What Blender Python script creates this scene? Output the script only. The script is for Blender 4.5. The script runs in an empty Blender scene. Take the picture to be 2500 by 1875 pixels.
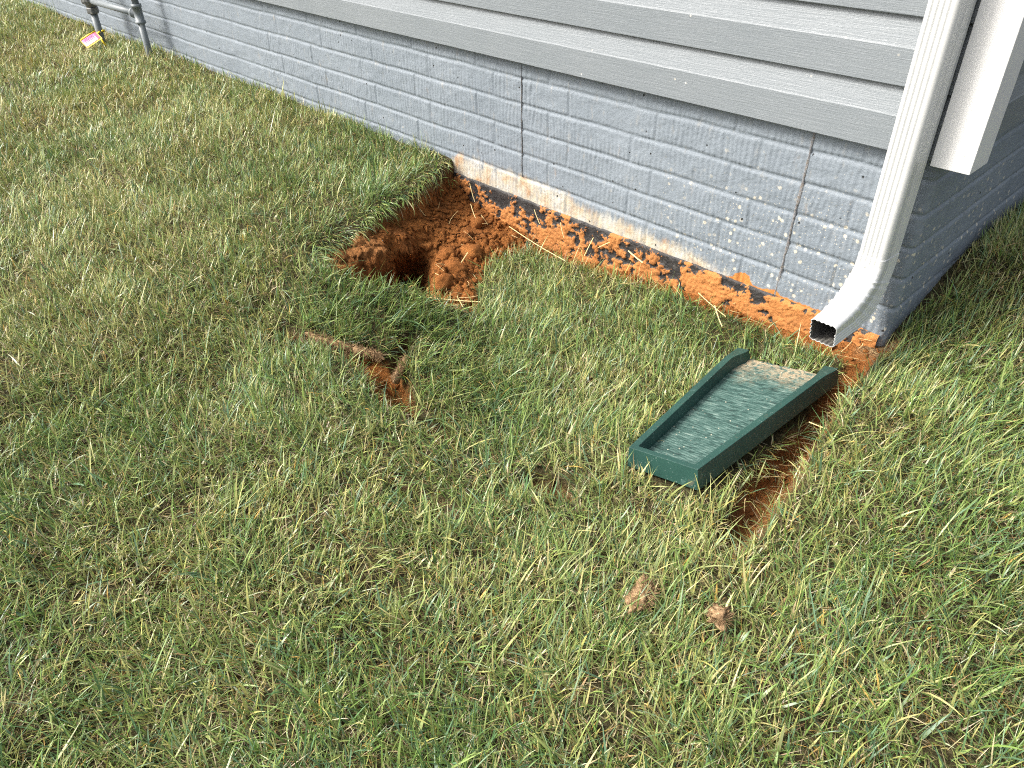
import bpy, bmesh, math, random
import numpy as np
from mathutils import Vector, Matrix

# ------------------------------------------------------------------ camera, sky, sun
SC = bpy.context.scene
COL = SC.collection
cam_data = bpy.data.cameras.new("camera")
cam = bpy.data.objects.new("camera", cam_data)
COL.objects.link(cam)
cam_data.sensor_width = 36.0
cam_data.sensor_fit = 'HORIZONTAL'
cam_data.lens = 26.99
cam_data.clip_start = 0.02
cam_data.clip_end = 500
CAM = Vector((0.5594835, -1.9, 1.0797776))
rx = Vector((0.69568429, 0.71818192, -0.01543042)).normalized()
ry = Vector((-0.41242591, 0.41690939, 0.80999471))
ry = (ry - rx * ry.dot(rx)).normalized()
rz = rx.cross(ry)
mw = Matrix.Identity(4)
for i in range(3):
    mw[i][0], mw[i][1], mw[i][2], mw[i][3] = rx[i], ry[i], rz[i], CAM[i]
cam.matrix_world = mw
SC.camera = cam

SUN = Vector((-0.42, -0.58, 0.70)).normalized()
world = bpy.data.worlds.new("World")
SC.world = world
world.use_nodes = True
wn = world.node_tree
bg = wn.nodes["Background"]
sky = wn.nodes.new("ShaderNodeTexSky")
sky.sky_type = 'NISHITA'
sky.sun_disc = False
sky.sun_elevation = math.asin(SUN.z)
sky.sun_rotation = math.atan2(SUN.x, SUN.y)
sky.air_density = 1.0
sky.dust_density = 6.0
sky.ozone_density = 1.0
hs = wn.nodes.new("ShaderNodeHueSaturation")
hs.inputs["Saturation"].default_value = 0.45
wn.links.new(sky.outputs[0], hs.inputs["Color"])
wn.links.new(hs.outputs[0], bg.inputs[0])
bg.inputs[1].default_value = 0.15
sl = bpy.data.lights.new("sun", 'SUN')
sl.energy = 2.0
sl.angle = math.radians(13.0)
sl.color = (1.0, 0.95, 0.87)
so = bpy.data.objects.new("sun", sl)
COL.objects.link(so)
so.rotation_euler = SUN.to_track_quat('Z', 'Y').to_euler()
so.location = (-4, -4, 6)
SC.view_settings.view_transform = 'Standard'
SC.view_settings.look = 'None'
SC.view_settings.exposure = 1.2
SC.view_settings.gamma = 1.0
SC.cycles.max_bounces = 8
SC.cycles.use_denoising = False
SC.cycles.filter_width = 1.1
SC.cycles.sample_clamp_indirect = 4.0

# ------------------------------------------------------------------ helpers
rng = np.random.default_rng(11)
random.seed(4)


def smooth(a, b, x):
    t = np.clip((x - a) / (b - a), 0, 1)
    return t * t * (3 - 2 * t)


def hashn(*ii):
    h = np.zeros(np.broadcast(*ii).shape, dtype=np.uint64)
    for k, i in enumerate(ii):
        h = h ^ (i.astype(np.int64).astype(np.uint64) * np.uint64([73856093, 19349663, 83492791][k]))
        h = (h ^ (h >> np.uint64(13))) * np.uint64(1274126177)
        h = h & np.uint64(0xFFFFFFFF)
    h = h ^ (h >> np.uint64(16))
    return (h & np.uint64(0xFFFF)).astype(float) / 65535.0


def vnoise(*p):
    fl = [np.floor(a) for a in p]
    fr = [a - b for a, b in zip(p, fl)]
    fr = [f * f * (3 - 2 * f) for f in fr]
    n = len(p)
    out = 0
    for c in range(1 << n):
        w = 1.0
        idx = []
        for k in range(n):
            b = (c >> k) & 1
            idx.append(fl[k] + b)
            w = w * (fr[k] if b else 1 - fr[k])
        out = out + w * hashn(*idx)
    return out


def fbm(*p, octv=4, lac=2.1, gain=0.5):
    s, a, t = 0, 1.0, 0
    for o in range(octv):
        s = s + a * vnoise(*[q * lac ** o + 17.3 * o for q in p])
        t += a
        a *= gain
    return s / t


def cell(*p):
    """distance to the nearest jittered cell point (2-D or 3-D)"""
    fl = [np.floor(a) for a in p]
    best = np.full(np.broadcast(*p).shape, 9.0)
    n = len(p)
    for c in range(3 ** n):
        off = [(c // 3 ** k) % 3 - 1 for k in range(n)]
        ci = [f + o for f, o in zip(fl, off)]
        d = 0
        for k in range(n):
            j = hashn(*[q + 31.0 * (k + 1) for q in ci])
            d = d + (ci[k] + j - p[k]) ** 2
        best = np.minimum(best, d)
    return np.sqrt(best)


def poly_sdf(px, py, poly):
    """signed distance, negative inside"""
    poly = np.asarray(poly, float)
    d = np.full(px.shape, 1e9)
    inside = np.zeros(px.shape, bool)
    for k in range(len(poly)):
        a, b = poly[k], poly[(k + 1) % len(poly)]
        e = b - a
        t = np.clip(((px - a[0]) * e[0] + (py - a[1]) * e[1]) / (e @ e), 0, 1)
        d = np.minimum(d, np.hypot(px - a[0] - t * e[0], py - a[1] - t * e[1]))
        cr = ((a[1] > py) != (b[1] > py))
        xx = a[0] + (py - a[1]) / (b[1] - a[1] + 1e-12) * e[0]
        inside ^= cr & (px < xx)
    return np.where(inside, -d, d)


def line_dist(px, py, pts):
    d = np.full(px.shape, 1e9)
    par = np.zeros(px.shape)
    side = np.zeros(px.shape)
    n = len(pts) - 1
    for k in range(n):
        a, b = np.array(pts[k], float), np.array(pts[k + 1], float)
        e = b - a
        t = np.clip(((px - a[0]) * e[0] + (py - a[1]) * e[1]) / (e @ e), 0, 1)
        dd = np.hypot(px - a[0] - t * e[0], py - a[1] - t * e[1])
        m = dd < d
        d = np.where(m, dd, d)
        par = np.where(m, (k + t) / n, par)
        side = np.where(m, e[0] * (py - a[1]) - e[1] * (px - a[0]), side)
    return d, par, side


def cell2(*p):
    """gap between the two nearest cell points: 0 on the cracks between blocks"""
    fl = [np.floor(a) for a in p]
    sh = np.broadcast(*p).shape
    d1, d2 = np.full(sh, 9.0), np.full(sh, 9.0)
    n = len(p)
    for c in range(3 ** n):
        off = [(c // 3 ** k) % 3 - 1 for k in range(n)]
        ci = [f + o for f, o in zip(fl, off)]
        d = 0
        for k in range(n):
            d = d + (ci[k] + hashn(*[q + 31.0 * (k + 1) for q in ci]) - p[k]) ** 2
        d2 = np.where(d < d1, d1, np.minimum(d2, d))
        d1 = np.minimum(d1, d)
    return np.sqrt(d2) - np.sqrt(d1)


class RBF:
    def __init__(self, pts):
        p = np.array(pts, float)
        self.p = p[:, :2]
        n = len(p)
        A = np.zeros((n + 3, n + 3))
        A[:n, :n] = self.phi(np.hypot(*(self.p[:, None] - self.p[None]).transpose(2, 0, 1))) + 1e-4 * np.eye(n)
        A[:n, n] = 1
        A[:n, n + 1:] = self.p
        A[n, :n] = 1
        A[n + 1:, :n] = self.p.T
        b = np.zeros(n + 3)
        b[:n] = p[:, 2]
        self.w = np.linalg.solve(A, b)

    @staticmethod
    def phi(r):
        return np.sqrt(r * r + 0.0004)

    def __call__(self, x, y):
        out = self.w[-3] + self.w[-2] * x + self.w[-1] * y
        for k, q in enumerate(self.p):
            out = out + self.w[k] * self.phi(np.hypot(x - q[0], y - q[1]))
        return out


def new_mesh(name, V, F, mat, parent=None, smooth_shade=True, cols=None, attrs=None):
    me = bpy.data.meshes.new(name)
    me.from_pydata(V, [], F) if not isinstance(F, np.ndarray) else fast_mesh(me, V, F)
    if mat:
        me.materials.append(mat)
    if smooth_shade:
        me.polygons.foreach_set("use_smooth", np.ones(len(me.polygons), bool))
    if cols is not None:
        a = me.color_attributes.new("Col", 'FLOAT_COLOR', 'POINT')
        c4 = np.ones((len(cols), 4), np.float32)
        c4[:, :3] = cols
        a.data.foreach_set("color", c4.ravel())
    for k, v in (attrs or {}).items():
        a = me.attributes.new(k, 'FLOAT', 'POINT')
        a.data.foreach_set("value", np.asarray(v, np.float32))
    me.update()
    o = bpy.data.objects.new(name, me)
    COL.objects.link(o)
    if parent:
        o.parent = parent
    return o


def fast_mesh(me, V, F):
    """F: (n,k) equal-size faces"""
    V = np.asarray(V, np.float32)
    n, k = F.shape
    me.vertices.add(len(V))
    me.vertices.foreach_set("co", V.ravel())
    me.loops.add(n * k)
    me.loops.foreach_set("vertex_index", F.astype(np.int32).ravel())
    me.polygons.add(n)
    me.polygons.foreach_set("loop_start", np.arange(0, n * k, k, dtype=np.int32))
    me.update(calc_edges=True)


def grid_faces(nu, nv, flip=False):
    i = np.arange(nu - 1)[:, None] * nv + np.arange(nv - 1)[None, :]
    i = i.ravel()
    F = np.stack([i, i + nv, i + nv + 1, i + 1], 1)
    return F[:, ::-1] if flip else F


def obj_from_bm(name, bm, mat, parent=None, smooth_shade=False):
    me = bpy.data.meshes.new(name)
    bm.normal_update()
    bm.to_mesh(me)
    bm.free()
    if mat:
        me.materials.append(mat)
    if smooth_shade:
        for p in me.polygons:
            p.use_smooth = True
    o = bpy.data.objects.new(name, me)
    COL.objects.link(o)
    if parent:
        o.parent = parent
    return o


def bevelled(o, w, seg=2):
    m = o.modifiers.new("bevel", 'BEVEL')
    m.width = w
    m.segments = seg
    m.limit_method = 'ANGLE'
    m.angle_limit = math.radians(35)
    return o


def bm_tube(bm, pts, r, seg=12, cap=True):
    rings = []
    pts = [Vector(p) for p in pts]
    rs = r if isinstance(r, (list, tuple)) else [r] * len(pts)
    t0 = (pts[1] - pts[0]).normalized()
    up = Vector((0, 0, 1)) if abs(t0.z) < 0.9 else Vector((1, 0, 0))
    u = t0.cross(up).normalized()
    for k, p in enumerate(pts):
        t = (pts[min(k + 1, len(pts) - 1)] - pts[max(k - 1, 0)]).normalized()
        u = (u - t * u.dot(t)).normalized()
        v = t.cross(u)
        rings.append([bm.verts.new(p + (u * math.cos(a) + v * math.sin(a)) * rs[k])
                      for a in [2 * math.pi * j / seg for j in range(seg)]])
    for a, b in zip(rings, rings[1:]):
        for j in range(seg):
            bm.faces.new((a[j], a[(j + 1) % seg], b[(j + 1) % seg], b[j]))
    if cap:
        bm.faces.new(rings[0][::-1])
        bm.faces.new(rings[-1])


def empty(name, loc=(0, 0, 0)):
    o = bpy.data.objects.new(name, None)
    COL.objects.link(o)
    o.location = loc
    o.empty_display_size = 0.1
    return o


def tag(o, label=None, cat=None, group=None, kind=None):
    if label:
        o["label"] = label
    if cat:
        o["category"] = cat
    if group:
        o["group"] = group
    if kind:
        o["kind"] = kind
    return o


class NT:
    """tiny node-tree helper"""

    def __init__(self, name, rough=0.6, spec=0.4):
        self.m = bpy.data.materials.new(name)
        self.m.use_nodes = True
        self.t = self.m.node_tree
        self.b = self.t.nodes["Principled BSDF"]
        self.b.inputs["Roughness"].default_value = rough
        self.b.inputs["Specular IOR Level"].default_value = spec

    def n(self, typ, **kw):
        nd = self.t.nodes.new(typ)
        for k, v in kw.items():
            if k.startswith("_"):
                setattr(nd, k[1:], v)
            else:
                nd.inputs[k.replace("__", " ")].default_value = v
        return nd

    def l(self, a, b):
        self.t.links.new(a, b)
        return self

    def coords(self, scale=(1, 1, 1)):
        tc = self.n("ShaderNodeTexCoord")
        mp = self.n("ShaderNodeMapping")
        mp.inputs["Scale"].default_value = scale
        self.l(tc.outputs["Object"], mp.inputs[0])
        return mp.outputs[0]

    def noise(self, co, scale, detail=4, rough=0.55):
        nd = self.n("ShaderNodeTexNoise", Scale=scale, Detail=detail, Roughness=rough)
        self.l(co, nd.inputs["Vector"])
        return nd.outputs[0]

    def voro(self, co, scale, feature='F1', rnd=1.0):
        nd = self.n("ShaderNodeTexVoronoi", _feature=feature, Scale=scale, Randomness=rnd)
        self.l(co, nd.inputs["Vector"])
        return nd

    def ramp(self, fac, stops):
        r = self.n("ShaderNodeValToRGB")
        e = r.color_ramp.elements
        while len(e) < len(stops):
            e.new(0.5)
        for k, (p, c) in enumerate(stops):
            e[k].position = p
            e[k].color = (*c, 1) if len(c) == 3 else c
        self.l(fac, r.inputs[0])
        return r.outputs[0]

    def step(self, fac, a, b):
        r = self.n("ShaderNodeMapRange", _interpolation_type='SMOOTHSTEP')
        r.inputs[1].default_value = a
        r.inputs[2].default_value = b
        self.l(fac, r.inputs[0])
        return r.outputs[0]

    def math(self, op, a, b=None):
        nd = self.n("ShaderNodeMath", _operation=op)
        for k, v in enumerate((a, b)):
            if v is None:
                continue
            if isinstance(v, (int, float)):
                nd.inputs[k].default_value = v
            else:
                self.l(v, nd.inputs[k])
        return nd.outputs[0]

    def mix(self, fac, a, b, mode='MIX'):
        nd = self.n("ShaderNodeMix", _data_type='RGBA', _blend_type=mode)
        for k, v in ((0, fac), (6, a), (7, b)):
            if isinstance(v, (int, float)):
                nd.inputs[k].default_value = v
            elif isinstance(v, tuple):
                nd.inputs[k].default_value = (*v, 1)
            else:
                self.l(v, nd.inputs[k])
        return nd.outputs[2]

    def attr(self, name):
        nd = self.n("ShaderNodeAttribute")
        nd.attribute_name = name
        return nd

    def color(self, c):
        if isinstance(c, tuple):
            self.b.inputs["Base Color"].default_value = (*c, 1)
        else:
            self.l(c, self.b.inputs["Base Color"])
        return self

    def rough(self, r):
        self.l(r, self.b.inputs["Roughness"])
        return self

    def bump(self, h, dist, strength=1.0, chain=None):
        nd = self.n("ShaderNodeBump", Strength=strength, Distance=dist)
        self.l(h, nd.inputs["Height"])
        if chain is not None:
            self.l(chain, nd.inputs["Normal"])
        self.l(nd.outputs[0], self.b.inputs["Normal"])
        return nd.outputs[0]


# ------------------------------------------------------------------ ground surface
RIM = [(-1.77, 0.02), (-1.70, -0.15), (-1.635, -0.295), (-1.60, -0.455), (-1.555, -0.645), (-1.535, -0.775)]
HOLE = RIM + [(-1.43, -0.805), (-1.30, -0.765), (-1.20, -0.68), (-1.12, -0.635), (-1.04, -0.60),
              (-1.02, -0.54), (-1.12, -0.45), (-1.23, -0.31), (-1.27, -0.19), (-1.26, 0.02)]
SLAB = [(-1.75, 0.05)] + RIM + [(-1.46, -0.86), (-1.33, -0.98), (-1.22, -1.06), (-1.10, -1.03), (-0.95, -0.98), (-0.82, -1.015),
        (-0.69, -1.05), (-0.53, -1.06), (-0.25, -1.01), (0.03, -0.94), (0.10, -0.82), (0.075, -0.57),
        (0.045, -0.36), (0.02, -0.14), (0.01, 0.05)]
S_SLAB = RBF([(-1.80, -.03, -.03), (-1.65, -.03, -.12), (-1.45, -.04, -.15), (-1.2, -.05, -.185), (-.95, -.05, -.165), (-.7, -.04, -.14),
              (-.45, -.04, -.125), (-.2, -.05, -.12), (-.03, -.03, -.07),
              (-.32, -.19, -.185), (-.03, -.166, -.135), (-.17, -.18, -.16), (-.21, -.80, -.112), (-.04, -.79, -.088), (-.25, -.5, -.165), (-.03, -.5, -.12),
              (-.7, -.4, -.165), (-1.0, -.4, -.18), (-.7, -.75, -.135), (-.5, -.95, -.13), (-.9, -.8, -.13),
              (-1.36, -.82, -.055), (-1.2, -.70, -.075), (-1.12, -.66, -.095), (-1.46, -.87, -.030),
              (-1.3, -.95, -.05), (-1.0, -.95, -.10), (-1.2, -1.06, -.07), (-.87, -1.02, -.115), (-.53, -1.08, -.125),
              (-.2, -1.05, -.12), (-1.55, -.8, .0), (.05, -.9, -.11), (-1.25, -.25, -.165)])
S_HOLE = RBF([(-1.76, -.02, -.06), (-1.68, -.16, -.045), (-1.615, -.30, -.04), (-1.58, -.46, -.055), (-1.535, -.65, -.055), (-1.51, -.755, -.055),
              (-1.66, -.04, -.10), (-1.59, -.17, -.125), (-1.515, -.35, -.13), (-1.478, -.455, -.12), (-1.43, -.575, -.10), (-1.455, -.65, -.095), (-1.46, -.74, -.085),
              (-1.435, -.475, -.42), (-1.46, -.41, -.22), (-1.40, -.53, -.48), (-1.385, -.60, -.46), (-1.34, -.57, -.48), (-1.30, -.61, -.44), (-1.37, -.67, -.32),
              (-1.29, -.69, -.34), (-1.25, -.63, -.38),
              (-1.405, -.40, -.16), (-1.36, -.46, -.175), (-1.29, -.52, -.175), (-1.22, -.56, -.175), (-1.12, -.575, -.165), (-1.34, -.35, -.15), (-1.30, -.25, -.145),
              (-1.45, -.28, -.145), (-1.45, -.15, -.13), (-1.53, -.20, -.135), (-1.56, -.05, -.11), (-1.42, -.05, -.125), (-1.27, -.05, -.165), (-1.22, -.35, -.155),
              (-1.12, -.61, -.16), (-1.05, -.57, -.15)])
CRACKS = [  # points, half width, depth, how much red clay shows
    ([(-1.27, -1.08), (-1.12, -1.035), (-1.02, -0.99), (-0.95, -0.965)], 0.016, 0.055, 0.4),
    ([(-1.01, -0.99), (-0.94, -0.98), (-0.88, -0.995), (-0.82, -1.02), (-0.785, -1.035)], 0.044, 0.07, 1.0),
    ([(-0.945, -0.96), (-0.95, -0.91), (-0.985, -0.86), (-1.01, -0.83)], 0.014, 0.055, 0.3),
    ([(-0.70, -1.05), (-0.64, -1.03), (-0.60, -1.04)], 0.026, 0.04, 0.4),
    ([(-0.60, -1.04), (-0.45, -1.035), (-0.34, -1.00)], 0.009, 0.045, 0.2),
    ([(-0.33, -0.995), (-0.285, -0.975)], 0.037, 0.08, 0.5),
    ([(-0.78, -1.68), (-0.66, -1.70), (-0.61, -1.68)], 0.030, 0.06, 0.15),
    ([(-0.54, -1.22), (-0.43, -1.195), (-0.35, -1.205)], 0.011, 0.045, 0.1),
    ([(-0.58, -1.67), (-0.47, -1.69)], 0.011, 0.045, 0.1),
    ([(-0.41, -1.685), (-0.36, -1.66)], 0.034, 0.055, 0.2),
]
TRENCH = [(-0.005, -0.03), (-0.012, -0.13), (0.012, -0.36), (0.038, -0.565), (0.07, -0.74), (0.10, -0.88)]


def soil_upper(x, y):
    yy = np.minimum(y, 0)
    z = 0.02 - 0.05 * smooth(-1.75, -1.1, x) + 0.05 * yy
    z = z + 0.10 * smooth(0.10, 0.55, y) * smooth(-0.1, 0.05, x)
    far = np.hypot(x + 1, y)
    z = np.where(yy < -2.2, 0.02 - 0.05 * smooth(-1.75, -1.1, x) - 0.11 + 0.02 * (yy + 2.2), z)
    z = z - 0.0 * far
    z = z + 0.034 * (fbm(x * 2.6, y * 2.6, octv=3) - 0.5) + 0.020 * (fbm(x * 9, y * 9, octv=2) - 0.5)
    return z


def lawn_z(x, y):
    """soil under turf: undisturbed lawn, the sunken slab and the cracks (no hole)"""
    zu = soil_upper(x, y)
    ds = poly_sdf(x, y, SLAB)
    wob = 0.012 * (fbm(x * 20, y * 20, octv=2) - 0.5)
    w = smooth(0.012, -0.022, ds + wob)
    near = (x > -2.2) & (x < 0.5) & (y > -1.5) & (y < 0.3)
    zs = np.where(near, S_SLAB(np.clip(x, -2, .4), np.clip(y, -1.4, .1)), zu)
    zs = zs + 0.016 * (fbm(x * 3 + 9, y * 3, octv=3) - 0.5)
    z = zu + (np.minimum(zs, zu + 0.01) - zu) * w
    return z


def disturb(x, y):
    """crack/trench depth, bare-soil weight and red-clay weight"""
    dep = np.zeros(x.shape)
    bare = np.zeros(x.shape)
    red = np.zeros(x.shape)
    wob = 0.018 * (fbm(x * 28, y * 28, octv=2) - 0.5)
    for pts, hw, d, rc in CRACKS:
        dd, par, _ = line_dist(x, y, pts)
        dd = dd + wob
        g = smooth(hw * 1.7, hw * 0.35, dd)
        dep = np.maximum(dep, d * g)
        b_ = smooth(hw * 1.45, hw * 0.8, dd)
        bare = np.maximum(bare, b_)
        red = np.maximum(red, b_ * rc)
    dd, par, _ = line_dist(x, y, TRENCH)
    dd = dd + wob * 1.5
    hw = np.interp(par, [0, 0.12, 0.35, 0.7, 0.9, 1], [0.055, 0.036, 0.036, 0.046, 0.040, 0.024])
    dp = np.interp(par, [0, 0.15, 0.4, 1], [0.0, 0.03, 0.055, 0.06])
    dep = np.maximum(dep, dp * smooth(hw * 1.5, hw * 0.4, dd))
    b_ = smooth(hw * 1.35, hw * 0.7, dd)
    bare = np.maximum(bare, b_)
    red = np.maximum(red, b_ * np.interp(par, [0, .6, .85, 1], [1, .9, .6, .35]))
    return dep, bare, red


def clay_band(x, y):
    wn_ = fbm(x * 14, y * 14 + 5, octv=3)
    width = np.interp(x, [-1.75, -1.3, -1.2, -.9, -.6, -.3, -.05], [.06, .10, .055, .05, .05, .05, .07])
    return smooth(0.012, -0.012, -y - width * (0.55 + 0.9 * wn_)) * smooth(-1.75, -1.7, x) * smooth(0.03, -0.0, x) * (y < 0.004)


def ground_fields(x, y):
    z = lawn_z(x, y)
    dep, bare, red = disturb(x, y)
    z = z - dep
    dh = poly_sdf(x, y, HOLE) + 0.02 * (fbm(x * 16, y * 16 + 3, octv=3) - 0.5)
    inside = smooth(0.004, -0.011, dh)
    near = dh < 0.1
    zh = np.where(near, S_HOLE(x, y), z)
    z = z + (np.minimum(zh, z) - z) * inside
    cb = clay_band(x, y)
    clay = np.maximum(np.maximum(inside, cb), red)
    return z, clay, inside, bare, dh


def axis(f0, f1, step, far0, far1, grow=1.12, maxstep=4.0):
    a = list(np.arange(f0, f1, step))
    s, v = step, a[-1]
    while v < far1:
        s = min(s * grow, maxstep)
        v += s
        a.append(v)
    s, v, lo = step, f0, []
    while v > far0:
        s = min(s * grow, maxstep)
        v -= s
        lo.append(v)
    return np.array(lo[::-1] + a)


gx = axis(-1.86, 0.22, 0.0062, -70, 70)
gy = axis(-1.18, 0.03, 0.0062, -70, 70)
GX, GY = np.meshgrid(gx, gy, indexing='ij')
X, Y = GX.ravel(), GY.ravel()
fine = (X > -2.4) & (X < 0.7) & (Y > -2.2) & (Y < 0.5)
Z = soil_upper(X, Y)
clay = np.zeros(X.shape)
inside = np.zeros(X.shape)
bare = np.zeros(X.shape)
zf, cf, inf, bf, dhf = ground_fields(X[fine], Y[fine])
Z[fine], clay[fine], inside[fine], bare[fine] = zf, cf, inf, bf
depth_below = np.clip(soil_upper(X, Y) - Z, 0, 1)
# undercut: the pit runs back under the upper lawn and under the near turf
pit = np.clip(-0.135 - Z, 0, 1) * inside
und = pit * smooth(-1.37, -1.43, X) * smooth(-0.36, -0.42, Y)
PX = X - 0.85 * und
PY = Y + 0.45 * und
# crumbly clay
rough_amt = np.clip(np.maximum(inside, clay * 0.75), 0, 1)
p3 = (PX * 1.0, PY * 1.0, Z * 1.0)
wx = 0.012 * (fbm(p3[0] * 40, p3[1] * 40, p3[2] * 40, octv=3) - 0.5) * 2
lump = (smooth(0.0, 0.22, cell2(p3[0] * 21 + wx * 21, p3[1] * 21 - wx * 21, p3[2] * 21)) - 0.6) * 0.016
lump2 = (smooth(0.0, 0.30, cell2(p3[0] * 55 + wx * 55, p3[1] * 55, p3[2] * 55)) - 0.5) * 0.007
lump3 = (fbm(p3[0] * 14, p3[1] * 14, p3[2] * 14, octv=5, gain=0.6) - 0.5) * 0.045
dl = (lump + lump2 + lump3) * rough_amt * (0.45 + 0.55 * inside)
face = inside * smooth(-1.40, -1.46, X) * smooth(-0.03, -0.07, Z)
PZ = Z + dl * (1 - 0.75 * face)
PX = PX + dl * 0.9 * face
PY = PY - dl * 0.35 * face
thatch_top = smooth(0.055, 0.02, depth_below) * (1 - bare)
cut = np.where(inside > 0.02, smooth(0.055, 0.02, depth_below), 0)
gcol_clay = clay
tanmask = np.clip(0.25 * cut * (X < -1.42) + bare * smooth(0.05, 0.015, depth_below), 0, 1)


def clay_colour(nt, co):
    n1 = nt.noise(co, 9, 5, 0.6)
    n2 = nt.noise(co, 60, 3, 0.6)
    c = nt.ramp(n1, [(0.28, (0.13, 0.042, 0.011)), (0.45, (0.25, 0.083, 0.019)), (0.58, (0.31, 0.108, 0.025)), (0.75, (0.40, 0.17, 0.052))])
    c = nt.mix(nt.math('MULTIPLY', n2, 0.5), c, (0.40, 0.18, 0.06), 'MIX')
    return c


g = NT("soil_and_clay", 0.95, 0.15)
co = g.coords()
cc = clay_colour(g, co)
nt1 = g.noise(co, 55, 5, 0.7)
thc = g.ramp(nt1, [(0.3, (0.022, 0.019, 0.009)), (0.5, (0.070, 0.060, 0.028)), (0.7, (0.20, 0.17, 0.085))])
tanc = g.ramp(g.noise(g.coords((1, 1, 3)), 160, 3, 0.7), [(0.3, (0.10, 0.06, 0.03)), (0.55, (0.30, 0.20, 0.10)), (0.75, (0.46, 0.34, 0.19))])
at = g.attr("clay")
base = g.mix(at.outputs["Fac"], thc, cc)
at2 = g.attr("tan")
base = g.mix(at2.outputs["Fac"], base, tanc)
# dusty straw-coloured specks in the clay
sp = g.voro(co, 70)
base = g.mix(g.math('MULTIPLY', g.step(sp.outputs[0], 0.16, 0.08), 0.35), base, (0.5, 0.33, 0.17))
g.color(base)
b1 = g.bump(g.noise(co, 45, 6, 0.75), 0.03, 0.9)
v = g.voro(co, 90)
b2 = g.bump(v.outputs[0], 0.012, 0.7, b1)
g.bump(g.noise(co, 220, 4, 0.75), 0.007, 0.9, b2)
M_GROUND = g.m

ground = new_mesh("ground", np.stack([PX, PY, PZ], 1), grid_faces(len(gx), len(gy)), M_GROUND,
                  attrs={"clay": gcol_clay, "tan": tanmask})
tag(ground, kind="structure")

# ------------------------------------------------------------------ house
house = empty("house", (0, 0, -0.03))
tag(house, "blue grey sided house on a painted brick pattern concrete foundation", "house")
HOFF = Vector((0, 0, 0.03))


def under(o, parent):
    """keep world placement under a moved parent"""
    o.parent = parent
    o.matrix_parent_inverse = Matrix.Translation(-Vector(parent.location))
    return o


# foundation: one strip that runs round the corner, s<0 main wall, s>0 side wall
MORT = [0.396, 0.310, 0.222, 0.135, 0.048]
odd = [-.17 - .36 * k for k in range(0, 26)] + [0.17 + .36 * k for k in range(14)]
odd = [-.17, -.534, -.886, -1.241, -1.60, -1.968, -2.334, -2.714, -3.098] + [-3.098 - .36 * k for k in range(1, 18)] + [.165 + .36 * k for k in range(14)]
even = [-.449, -.80, -1.15, -1.51, -1.877, -2.24, -2.617, -2.995] + [-2.995 - .36 * k for k in range(1, 18)] + [.33 + .36 * k for k in range(14)]
odd += [-0.05]
even += [-0.05]
RC = 0.022  # corner radius
su = np.concatenate([np.arange(-9.2, -3.2, 0.018), np.arange(-3.2, 0.45, 0.0045), np.arange(0.45, 1.6, 0.010), np.arange(1.6, 5.0, 0.03)])
zv = np.concatenate([[-0.7, -0.3, -0.12, -0.06], np.arange(-0.045, 0.475, 0.0042)])
SS, ZZ = np.meshgrid(su, zv, indexing='ij')
s, z = SS.ravel(), ZZ.ravel()
wobz = 0.004 * (fbm(s * 6, z * 3, octv=3) - 0.5) * 2
zz = z + wobz
dm = np.min(np.abs(zz[:, None] - np.array(MORT)[None]), axis=1)
row = np.sum(zz[:, None] < np.array(MORT)[None], axis=1)
dj = np.full(s.shape, 9.0)
ws = s + 0.004 * (fbm(s * 9 + 40, z * 9, octv=2) - 0.5) * 2
for lst, par in ((odd, 0), (even, 1)):
    a = np.sort(np.array(lst))
    k = np.clip(np.searchsorted(a, ws), 1, len(a) - 1)
    d = np.minimum(np.abs(ws - a[k - 1]), np.abs(ws - a[k]))
    dj = np.where(row % 2 == par, d, dj)
h = smooth(0.0015, 0.0088, np.minimum(dm, dj * 1.15))
h = np.where(z < -0.05, 1.0, h)
rv = fbm(s * 6, z * 6 + 2, octv=2)
ridge = 0.5 + 0.5 * np.sin((s + 0.030 * (fbm(s * 22, z * 9, octv=3) - 0.5)) * 2 * math.pi / 0.0165)
ridge = ridge * (0.35 + 1.1 * fbm(s * 40, z * 16 + 3, octv=2))
rmask = smooth(0.25, 0.5, fbm(s * 4.1 + 8, z * 12, octv=2)) * 0.8 + 0.2
hh = 0.0034 * h + (0.0025 * ridge * rmask + 0.0036 * (fbm(s * 38, z * 38, octv=4) - 0.5) + 0.003 * (rv - 0.5)) * (0.25 + 0.75 * h)
hh = np.where(z < -0.05, 0.004, hh) - 0.0058
# corner rounding
L = RC * math.pi / 2
ang = np.clip((s + L / 2) / L, 0, 1) * (math.pi / 2)
cxx = np.where(s < -L / 2, s + L / 2 - RC, -RC)
cyy = np.where(s > L / 2, RC + s - L / 2, RC)
nx, ny = np.sin(ang), -np.cos(ang)
fx = cxx + nx * (RC + hh)
fy = cyy + ny * (RC + hh)
# white and rust mineral stain just above the tar line
top = np.interp(s, [-1.85, -1.72, -1.6, -1.5, -1.3, -1.15, -1.0, -.85, -.75, -.62, -.5, -.35], [-.03, .05, .045, .044, .05, .035, .018, .014, .006, -.006, -.018, -.03])
st = smooth(0.034, -0.022, z - top + 0.03 * (fbm(s * 22, z * 14, octv=4) - 0.5)) * smooth(-1.86, -1.74, s) * smooth(-.4, -.55, s)
spl = smooth(-1.2, -.1, s) * smooth(1.3, .4, s)
spl = np.clip(0.12 + spl * smooth(0.48, 0.05, z), 0, 1)
clayed = smooth(0.012, -0.01, z - (-0.028 + 0.035 * smooth(0.5, 0.75, fbm(s * 9, z * 2, octv=3)))) * smooth(-.62, -.4, s) * smooth(-.03, -.1, s)

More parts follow.
